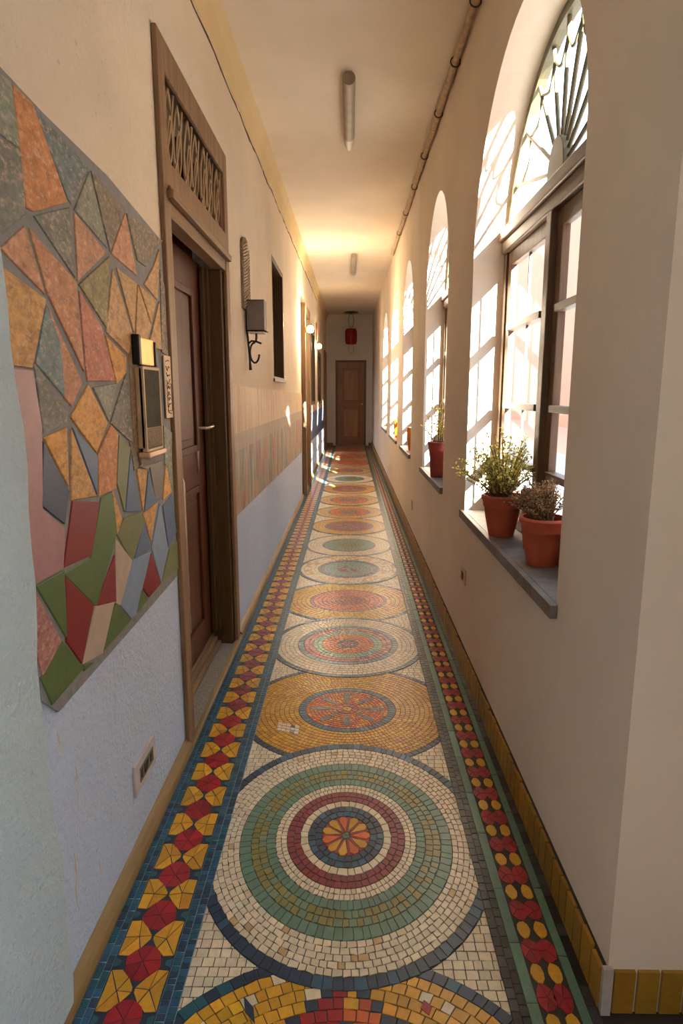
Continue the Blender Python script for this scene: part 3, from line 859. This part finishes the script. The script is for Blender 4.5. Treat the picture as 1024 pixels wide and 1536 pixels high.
# niche window and further openings on the left
def left_opening(name, key, frame_w=.05, depth=.1, leaf_mat='doorwood', proj=0.0, door=False, kindw=True):
    a, c, z0, z1 = LOP[key]
    t = empty(name, (XL, (a+c)/2, z0), kind='structure')
    b = MB(); e = .002
    x1 = XL+proj; x0 = XL-depth
    b.box((x0, a+e, z0), (x1, a+frame_w, z1-e)); b.box((x0, c-frame_w, z0), (x1, c-e, z1-e)); b.box((x0, a+frame_w, z1-frame_w), (x1, c-frame_w, z1-e))
    if not door: b.box((x0, a+frame_w, z0), (x1, c-frame_w, z0+frame_w*.6))
    if proj:
        b.box((XL+.001, a-.055, z0), (x1, a+e, z1+.05)); b.box((XL+.001, c-e, z0), (x1, c+.055, z1+.05)); b.box((XL+.001, a+e, z1-e), (x1, c-e, z1+.05))
    L(b, t).build('door_frame' if door else 'window_frame', M['jamb'] if not door else M['framewood'], t, bevel=.004)
    b = MB(); xd = x0+.012
    b.box((x0-.02, a+frame_w, z0+.01), (xd, c-frame_w, z1-frame_w)); my = (a+c)/2
    h = (z1-z0)/2
    if door:
        for zz in (z0+.12, z0+h): quadring(b, a+.14, c-.14, zz, zz+h-.2, .03, xd, xd+.01)
    else:
        for yy0, yy1 in ((a+frame_w, my-.01), (my+.01, c-frame_w)):
            quadring(b, yy0, yy1, z0+.035, z1-frame_w, .05, xd, xd+.012)
    L(b, t).build('door_leaf' if door else 'shutter', M[leaf_mat], t, bevel=.003)
    if door:
        b = MB(); b.lathe([(.01, 0), (.022, .01), (.026, .03), (.016, .045)], 16)
        o = b.build('door_knob', M['brass'], t, smooth=True, loc=(xd-XL+.01, -.26, 1.0)); o.rotation_euler = (0, pi/2, 0)
    else:
        b = MB(); b.box((XL-.09, a+.01, z0-.02), (XL+.014, c-.01, z0+.004)) if False else b.box((XL, a-.02, z0-.02), (XL+.014, c+.02, z0+.004))
        L(b, t).build('window_sill', M['winwood'], t, bevel=.003)
    return t
left_opening('window_6', 'n1', .035, .12, 'darkwood')
left_opening('door_2', 'd2', .05, .1, 'doorwood', .055, True)
left_opening('window_7', 'w2', .05, .06, 'doorwood', .012)
left_opening('window_8', 'w3', .05, .06, 'doorwood', .012)
left_opening('door_3', 'd3', .05, .1, 'darkwood', .03, True)
# end door
t = empty('door_4', (0, YE, 0), kind='structure')
b = MB(); b.box((-.355, .03, .012), (.37, .07, 2.02))
def yring(mb, xa, xb, za, zb, w, y0_, y1_):
    mb.box((xa, y0_, za), (xa+w, y1_, zb)); mb.box((xb-w, y0_, za), (xb, y1_, zb)); mb.box((xa+w, y0_, zb-w), (xb-w, y1_, zb)); mb.box((xa+w, y0_, za), (xb-w, y1_, za+w))
yring(b, -.20, .22, 1.05, 1.85, .035, .012, .03); yring(b, -.20, .22, .18, .92, .035, .012, .03)
b.build('door_leaf', wood('warm brown door wood', (138,82,42), .3), t, bevel=.005)
for za, zb in ((1.09, 1.81), (.22, .88)):
    b = MB(); b.box((-.16, .016, za), (.18, .03, zb)); b.build('door_panel', wood('lighter panel wood', (168,108,58), .35, scale=4), t, bevel=.012)
b = MB(); yring(b, -.36, .375, -.04, 2.03, .05, .0, .04); b.v = [(x, y, max(z, .012)) for x, y, z in b.v]
b.build('door_frame', M['doorwood'], t)
b = MB(); b.lathe([(.012, 0), (.024, .015), (.02, .035)], 16); o = b.build('door_knob', M['brass'], t, smooth=True, loc=(.28, .02, 1.0)); o.rotation_euler = (pi/2, 0, 0)

# small lit lamps on the left wall
def glow_lamp(loc, label, power):
    t = empty('wall_lamp', loc, label, 'wall lamp', None)
    b = MB(); b.lathe([(.03, 0), (.034, .01), (.012, .02), (.01, .03)], 20); o = b.build('mount', M['brass'], t, smooth=True); o.rotation_euler = (0, pi/2, 0)
    b = MB(); b.lathe([(.012, 0), (.034, .012), (.042, .04), (.034, .07), (.01, .085)], 24); b.build('bulb', emit('warm lit bulb glass', (255,206,130), 14), t, smooth=True, loc=(.055, 0, -.03))
    b = MB(); b.tube([(.02, 0, 0), (.055, 0, -.012), (.055, 0, -.025)], .005, 8); b.build('arm', M['brass'], t, smooth=True)
    ld = bpy.data.lights.new('lamp_light', 'POINT'); ld.energy = power; ld.color = (1, .80, .54); ld.shadow_soft_size = .05
    lo = bpy.data.objects.new('lamp_light', ld); COL.objects.link(lo); lo.location = (loc[0]+.16, loc[1], loc[2]+.03)
glow_lamp((XL+.056, 7.70, 1.98), 'small glowing warm lamp on the frame of the second door on the left', 30)
glow_lamp((XL, 11.0, 2.02), 'small glowing lamp between the two far shuttered windows on the left', 8)
b = MB(); b.prism([(10.93, 2.12), (11.07, 2.12), (11.09, 2.3), (11.0, 2.42), (10.91, 2.3)], XL, XL+.03)
tag(b.build('wall_plaque', M['pinkflower'], bevel=.008), 'pinkish clay plaque on the wall above the far glowing lamp', 'wall plaque')

# ------------------------------------------------------------------ arched windows on the right
XW = .655    # inner face of the joinery
def arch_ring(mb, y0_, y1_, zb, zs, za, w, x0, x1, m=0):
    o_ = arch(y0_, y1_, zb, zs, za); i_ = arch(y0_+w, y1_-w, zb+w, zs, za-w)
    mb.prism(o_, x0, x1, holes=[i_], m=m)
def half_ring(mb, y0_, y1_, zb, zs, za, w, x0, x1, n=28):
    """upper part of the frame only, from zb up"""
    c = (y0_+y1_)/2; a = (y1_-y0_)/2
    def arc(w_): 
        pts = [(y1_-w_, zb)]
        pts += [(c+(a-w_)*cos(pi*i/n), max(zb, zs+(za-zs-w_)*sin(pi*i/n))) for i in range(n+1)] + [(y0_+w_, zb)]
        return pts
    o_, i_ = arc(0), arc(w)
    mb.prism(o_ + i_[::-1], x0, x1)
TR0, TR1 = 1.83, 1.925
for wi, (a, c) in enumerate(WINS):
    e = .0015; cy = (a+c)/2
    t = empty('window_%d' % (wi+1), (XW, cy, Z_SILL), kind='structure')
    a_, c_ = a+e, c-e
    # wooden outer frame below the transom
    b = MB(); b.box((XW, a_, Z_SILL+.001), (X_OUT-.002, a_+.045, TR0)); b.box((XW, c_-.045, Z_SILL+.001), (X_OUT-.002, c_, TR0)); b.box((XW, a_+.045, Z_SILL+.001), (X_OUT-.002, c_-.045, Z_SILL+.05))
    L(b, t).build('window_frame', M['winwood'], t, bevel=.004)
    b = MB(); b.box((XW-.012, a_, TR0), (X_OUT-.002, c_, TR0+.05)); b.box((XW-.025, a_, TR0+.05), (X_OUT-.002, c_, TR1)); 
    L(b, t).build('transom', M['winwood_y'], t, bevel=.006)
    b = MB(); half_ring(b, a_, c_, TR1+.001, Z_SPR, Z_APX-.0015, .032, XW+.004, X_OUT-.006); L(b, t).build('fanlight_frame', M['olive'], t)
    # mullion
    b = MB(); b.box((XW-.012, cy-.028, Z_SILL+.05), (X_OUT-.004, cy+.028, TR0)); L(b, t).build('mullion', M['winwood'], t, bevel=.004)
    for s in (-1, 1):
        ya, yb = (a_+.047, cy-.03) if s < 0 else (cy+.03, c_-.047)
        z0, z1 = Z_SILL+.053, TR0-.003; w = .055
        b = MB(); b.box((XW+.008, ya, z0), (X_OUT-.010, ya+w, z1)); b.box((XW+.008, yb-w, z0), (X_OUT-.010, yb, z1))
        b.box((XW+.008, ya+w, z0), (X_OUT-.010, yb-w, z0+.08)); b.box((XW+.008, ya+w, z1-.055), (X_OUT-.010, yb-w, z1))
        cs_ = L(b, t).build('casement', M['winwood'], t, bevel=.003)
        b = MB()
        for z in (1.52, 1.2, .98): b.box((XW-.004, ya+w, z-.012), (X_OUT-.01, yb-w, z+.012))
        L(b, t).build('glazing_bar', M['winwood_y'], cs_, bevel=.002)
        b = MB(); b.box((XW+.017, (ya+yb)/2-.005, z0+.08), (XW+.026, (ya+yb)/2+.005, z1-.055)); L(b, t).build('glazing_bar', M['darkwood'], cs_)
        b = MB(); b.box((XW+.02, ya+w, z0+.08), (XW+.023, yb-w, z1-.055)); L(b, t).build('pane', M['glass'], cs_)
    # fanlight bars
    b = MB(); hz = TR1+.03; A = (c-a)/2; B = Z_APX-Z_SPR; xm = XW+.018
    def hit(th):
        lo, hi = 0, 1.2
        for _ in range(30):
            m_ = (lo+hi)/2; dy = m_*cos(th); dz = hz+m_*sin(th)
            inside = (abs(dy) < A-.03) and (dz < Z_SPR or (dy/(A-.02))**2+((dz-Z_SPR)/(B-.02))**2 < 1)
            lo, hi = (m_, hi) if inside else (lo, m_)
        return lo
    for k in range(9):
        th = radians(12+k*19.5); r = hit(th)
        b.tube([(xm, cy+.04*cos(th), hz+.04*sin(th)), (xm, cy+r*cos(th), hz+r*sin(th))], .0075, 8)
    for k in range(8):
        t0 = radians(12+k*19.5); t1 = radians(12+(k+1)*19.5); r0, r1 = hit(t0)*.86, hit(t1)*.86
        b.tube([(xm, cy+(r0+(r1-r0)*q-.06*sin(pi*q))*cos(t0+(t1-t0)*q), hz+(r0+(r1-r0)*q-.06*sin(pi*q))*sin(t0+(t1-t0)*q)) for q in [j/8 for j in range(9)]], .005, 6)
    L(b, t).build('fanlight_bar', M['olive'], t, smooth=True)
    b = MB(); b.prism([(cy+.085*cos(pi*i/14), TR1+.13*sin(pi*i/14)**.8) for i in range(15)], XW-.002, XW+.03); L(b, t).build('fan_hub', M['olive'], t, bevel=.008)
    b = MB(); b.prism(arch(a_+.034, c_-.034, TR1+.002, Z_SPR+.13, Z_APX-.035), XW+.016, XW+.019) if False else b.prism([(a_+.034, TR1+.002), (c_-.034, TR1+.002)]+[p for p in arch(a_+.034, c_-.034, 0, Z_SPR, Z_APX-.035)[2:] if p[1] > TR1+.002], XW+.016, XW+.019)
    L(b, t).build('fanlight_pane', M['glass'], t)
    # slate sill
    b = MB(); b.box((XR-.02, a-.015, Z_SILL-.032), (XR, c+.03, Z_SILL+.004)); b.box((XR, a+.001, Z_SILL), (XW-.001, c-.001, Z_SILL+.004))
    L(b, t).build('window_sill', M['slate'], t, bevel=.003)

# shutters added outside the two nearest windows to block part of the sun
for (a, c), lb in zip(WINS[:2], ('brown louvred shutter added outside the near window to block sun', 'brown louvred shutter added outside the second window to block sun')):
    ln = .27 if a < 2 else .12
    t = empty('sun_block_shutter', (X_OUT, a-.03, Z_SILL), lb, 'shutter', 'added sun-blocking shutters')
    b = MB(); b.box((.002, 0, 0), (.05, .03, 1.75)); b.box((ln-.05, 0, 0), (ln, .03, 1.75)); b.box((.05, 0, 0), (ln-.05, .03, .06)); b.box((.05, 0, 1.69), (ln-.05, .03, 1.75))
    b.build('shutter_frame', M['winwood'], t, bevel=.003)
    b = MB(); b.box((.05, .012, .06), (ln-.05, .018, 1.69))
    for k in range(32): b.box((.05, .004, .07+k*.05), (ln-.05, .027, .082+k*.05))
    b.build('louvres', M['winwood'], t)
# ------------------------------------------------------------------ pots and plants
ZS = Z_SILL+.005
def pot_profile(r, h, lip=.014, foot=.62):
    return [(r*foot*.96, 0), (r*foot, .004), (r*.80, h*.45), (r*.88, h*.70), (r*.93, h*.72), (r*.94, h*.78), (r*.97, h-lip*1.6), (r+.003, h-lip), (r+.005, h-lip*.4), (r, h), (r-.008, h), (r-.012, h-.012), (r-.014, h*.84), (0.001, h*.84)]
def leafq(mb, p, d, l, w, m=0):
    d = Vector(d).normalized(); s = d.cross(Vector((random.uniform(-1,1), random.uniform(-1,1), random.uniform(-1,1))))
    if s.length < .01: return
    s.normalize(); nrm = d.cross(s)*(w*.3); p = Vector(p)
    mb.face([p, p+d*l*.5+s*w*.5+nrm, p+d*l, p+d*l*.5-s*w*.5+nrm], m)
def potted(loc, r, h, label, pot_mat, plant, group=None, foot=.62, ribs=True):
    t = empty('potted_plant', loc, label, 'potted plant', group)
    b = MB(); b.lathe(pot_profile(r, h, foot=foot), 40); b.build('pot', M[pot_mat], t, smooth=True)
    b = MB(); b.lathe([(r-.016, h*.80), (r-.017, h*.875), (r*.5, h*.89), (.001, h*.9)], 24); b.build('soil', M['soil'], t, smooth=True)
    if plant: plant(t, r, h)
    return t
def bushy(t, r, h, H=.17, R=.13, n=46, mats=('leaf','leaf2'), seed=1, zlift=0, leafn=13, ll=.014, lw=.008, lean=(0,0), xmax=.05):
    random.seed(seed); st = MB(); lf = MB()
    for i in range(n):
        a = random.uniform(0, 2*pi); q = sqrt(random.random()); hh = H*(1-.55*q*q)*random.uniform(.7, 1.1)
        p0 = Vector((cos(a)*r*.4*random.random(), sin(a)*r*.4*random.random(), h*.86))
        p3 = Vector((min(xmax, cos(a)*R*q+lean[0]), sin(a)*R*q+lean[1], h*.86+hh))
        pm = (p0+p3)/2+Vector((cos(a)*-.01, sin(a)*-.01, hh*.15))
        pts = [(p0*(1-u)**2+pm*2*u*(1-u)+p3*u*u) for u in (0, .2, .4, .6, .8, 1)]
        st.tube(pts, [.0018, .0016, .0014, .0012, .001, .0007], 4)
        for k in range(leafn):
            u = random.uniform(.25, 1.02); p = p0*(1-u)**2+pm*2*u*(1-u)+p3*u*u
            d = (random.uniform(-1,1), random.uniform(-1,1), random.uniform(-.3, 1))
            leafq(lf, p, d, ll*random.uniform(.6, 1.3), lw*random.uniform(.7, 1.2), 0 if random.random() < .7 else 1)
    st.build('stem', M['stem'], t); lf.build('foliage', [M[mats[0]], M[mats[1]]], t)
    random.seed(99)
WG = 'plants on the window sills'
potted((.568, 2.34, ZS), .075, .155, 'rear terracotta pot with bushy yellow-green plant on the near window sill', 'terra', lambda t, r, h: bushy(t, r, h, .25, .19, 130, seed=2, leafn=18, xmax=.075), WG)
potted((.600, 1.93, ZS), .072, .150, 'nearest terracotta pot with dried brown plant on the near window sill', 'terra', lambda t, r, h: bushy(t, r, h, .14, .11, 120, ('dry','dry2'), 4, leafn=16, ll=.013, lw=.004, lean=(-.01,.05), xmax=.05), WG, foot=.66)
potted((.616, 2.132, ZS), .034, .205, 'small plain terracotta pot tucked against the near window frame', 'terra', None, WG)
potted((.560, 4.05, ZS), .066, .225, 'dark red pot with tall sparse plant on second window sill', 'terra_d', lambda t, r, h: bushy(t, r, h, .28, .13, 26, seed=6, leafn=14, ll=.02, lw=.011, xmax=.07), WG, foot=.7)
def cup(loc, r, h, label):
    t = empty('candle_cup', loc, label, 'cup', 'amber cups on the far sills')
    b = MB(); b.lathe([(r*.66, 0), (r*.7, .004), (r*.95, h*.9), (r, h), (r-.005, h), (r*.9-.004, h*.88), (r*.62, .01), (.001, .01)], 28); b.build('cup', M['amber'], t, smooth=True)
    b = MB(); b.tube([(r*1.0*cos(2*pi*i/24), r*1.0*sin(2*pi*i/24), h) for i in range(25)], .003, 6, cap=False); b.build('rim', M['copper'], t, smooth=True)
cup((.575, 6.0, ZS), .045, .21, 'amber cup with copper rim on third window sill, the nearer one')
cup((.578, 7.85, ZS), .045, .21, 'amber cup with copper rim on fourth window sill, the farther one')

# ------------------------------------------------------------------ ceiling fittings
def tube_lamp(xc, ya, yb, r, label):
    t = empty('ceiling_light', (xc, (ya+yb)/2, ceil_z((ya+yb)/2)), label, 'ceiling light', None)
    sl = .019; n = 16; hl = (yb-ya)/2
    def body(mb, y_a, y_b, rr):
        mb.tube([(0, y, y*sl-rr*.9) for y in (y_a, y_b)], rr, 20)
    b = MB(); body(b, -hl, hl*.55, r); b.build('housing', M['tubeh'], t, smooth=True)
    b = MB(); ys = [hl*.55 + (hl*.45)*sin(pi/2*i/8) for i in range(9)]
    b.tube([(0, y, y*sl-r*.9) for y in ys], [r*1.0*max(.08, cos(pi/2*i/8)**.6 if i < 8 else .08) for i in range(9)], 20); b.build('end_cap', M['tubec'], t, smooth=True)
    b = MB(); b.box((-r*.6, -hl*.95, -.95*hl*sl-.004), (r*.6, hl*.5, -hl*.95*sl)); b.build('mounting_plate', M['tubeh'], t)
tube_lamp(-.012, 3.55, 4.55, .033, 'long grey tube lamp on the near part of the ceiling')
tube_lamp(.035, 8.2, 9.8, .034, 'second tube lamp on the ceiling, farther down the corridor')
# red lantern near the end
ly = 14.9; lx = 0.01
t = empty('hanging_lantern', (lx, ly, ceil_z(ly)), 'red drum lantern hanging from a black ceiling disc before the end door', 'lantern')
b = MB(); b.lathe([(.03, -.035), (.16, -.022), (.17, -.01), (.14, -.001)], 36); b.build('ceiling_disc', M['black'], t, smooth=True)
def hoop(mb, zc, rx, rz, r, n=30): mb.tube([(rx*cos(2*pi*i/n), 0, zc+rz*sin(2*pi*i/n)) for i in range(n+1)], r, 6, cap=False)
b = MB(); hoop(b, -.19, .06, .155, .006); b.tube([(0, 0, -.03), (0, 0, -.06)], .006, 6); b.build('hanging_hoop', M['iron'], t, smooth=True)
b = MB(); b.lathe([(.05, -.72), (.115, -.71), (.135, -.66), (.14, -.54), (.135, -.42), (.11, -.37), (.04, -.36)], 36); b.build('lantern_body', M['redlac'], t, smooth=True)
b = MB(); hoop(b, -.80, .06, .11, .006); b.build('lower_hoop', M['rope'], t, smooth=True)
# conduit along the right ceiling corner
t = empty('conduit', (XR, 0, 0), 'mortar-covered pipe running along the corner of right wall and ceiling', 'pipe')
b = MB(); rc = random.Random(8); path = []; rs = []
yy = .3
while yy < 8.2:
    path.append((-.024+rc.uniform(-.003, .003), yy, ceil_z(yy)-.026)); rs.append(rc.uniform(.014, .021)); yy += rc.uniform(.05, .16)
b.tube(path, rs, 10); b.build('pipe', simple('mortared pipe', (186,164,136), .9, var=.3, nscale=30, bmp=.8), t, smooth=True)
for yy in (1.4, 1.75, 2.1, 2.45, 2.9, 3.4, 4.0, 4.7, 5.4, 6.2, 7.0):
    b = MB(); b.tube([(-.024+.023*cos(2*pi*i/16), yy, ceil_z(yy)-.026+.023*sin(2*pi*i/16)) for i in range(17)], .0035, 5, cap=False)
    b.build('clip', M['ink'], t, smooth=True)

# ------------------------------------------------------------------ outside
b = MB(); b.prism([(-6, -.3), (120, -.3), (120, 9.6), (-6, 9.6)], 10, 10.4)
o = b.build('facade', M['peach']); tag(o, kind='structure')
b = MB(); b.box((.96, -40, -.35), (5.5, 125, -.3)); tag(b.build('ground', simple('grey blue paving', (134,138,142), .9)), kind='structure')
b = MB(); b.box((5.5, -40, -.35), (40, 125, -.3)); tag(b.build('ground', M['ground']), kind='structure')

# ------------------------------------------------------------------ light
w = bpy.data.worlds.new('world'); SC.world = w; w.use_nodes = True
bg = w.node_tree.nodes['Background']; bg.inputs[0].default_value = (.62, .80, 1.0, 1); bg.inputs[1].default_value = 3.4
sd = bpy.data.lights.new('sun', 'SUN'); sd.energy = 75; sd.angle = radians(.6); sd.color = (1, .92, .80)
so = bpy.data.objects.new('sun', sd); COL.objects.link(so); so.location = (4, -10, 6)
so.rotation_euler = Vector((-1, 3.0, -1.0)).to_track_quat('-Z', 'Y').to_euler()
vs = SC.view_settings; SC.display_settings.display_device = 'sRGB'
vs.view_transform = 'Standard'; vs.look = 'None'; vs.gamma = 1; vs.use_curve_mapping = False; vs.exposure = .9
SC.cycles.max_bounces = 12; SC.cycles.diffuse_bounces = 8; SC.cycles.transparent_max_bounces = 12
SC.cycles.sample_clamp_indirect = 8
SC.cycles.caustics_reflective = False; SC.cycles.caustics_refractive = False
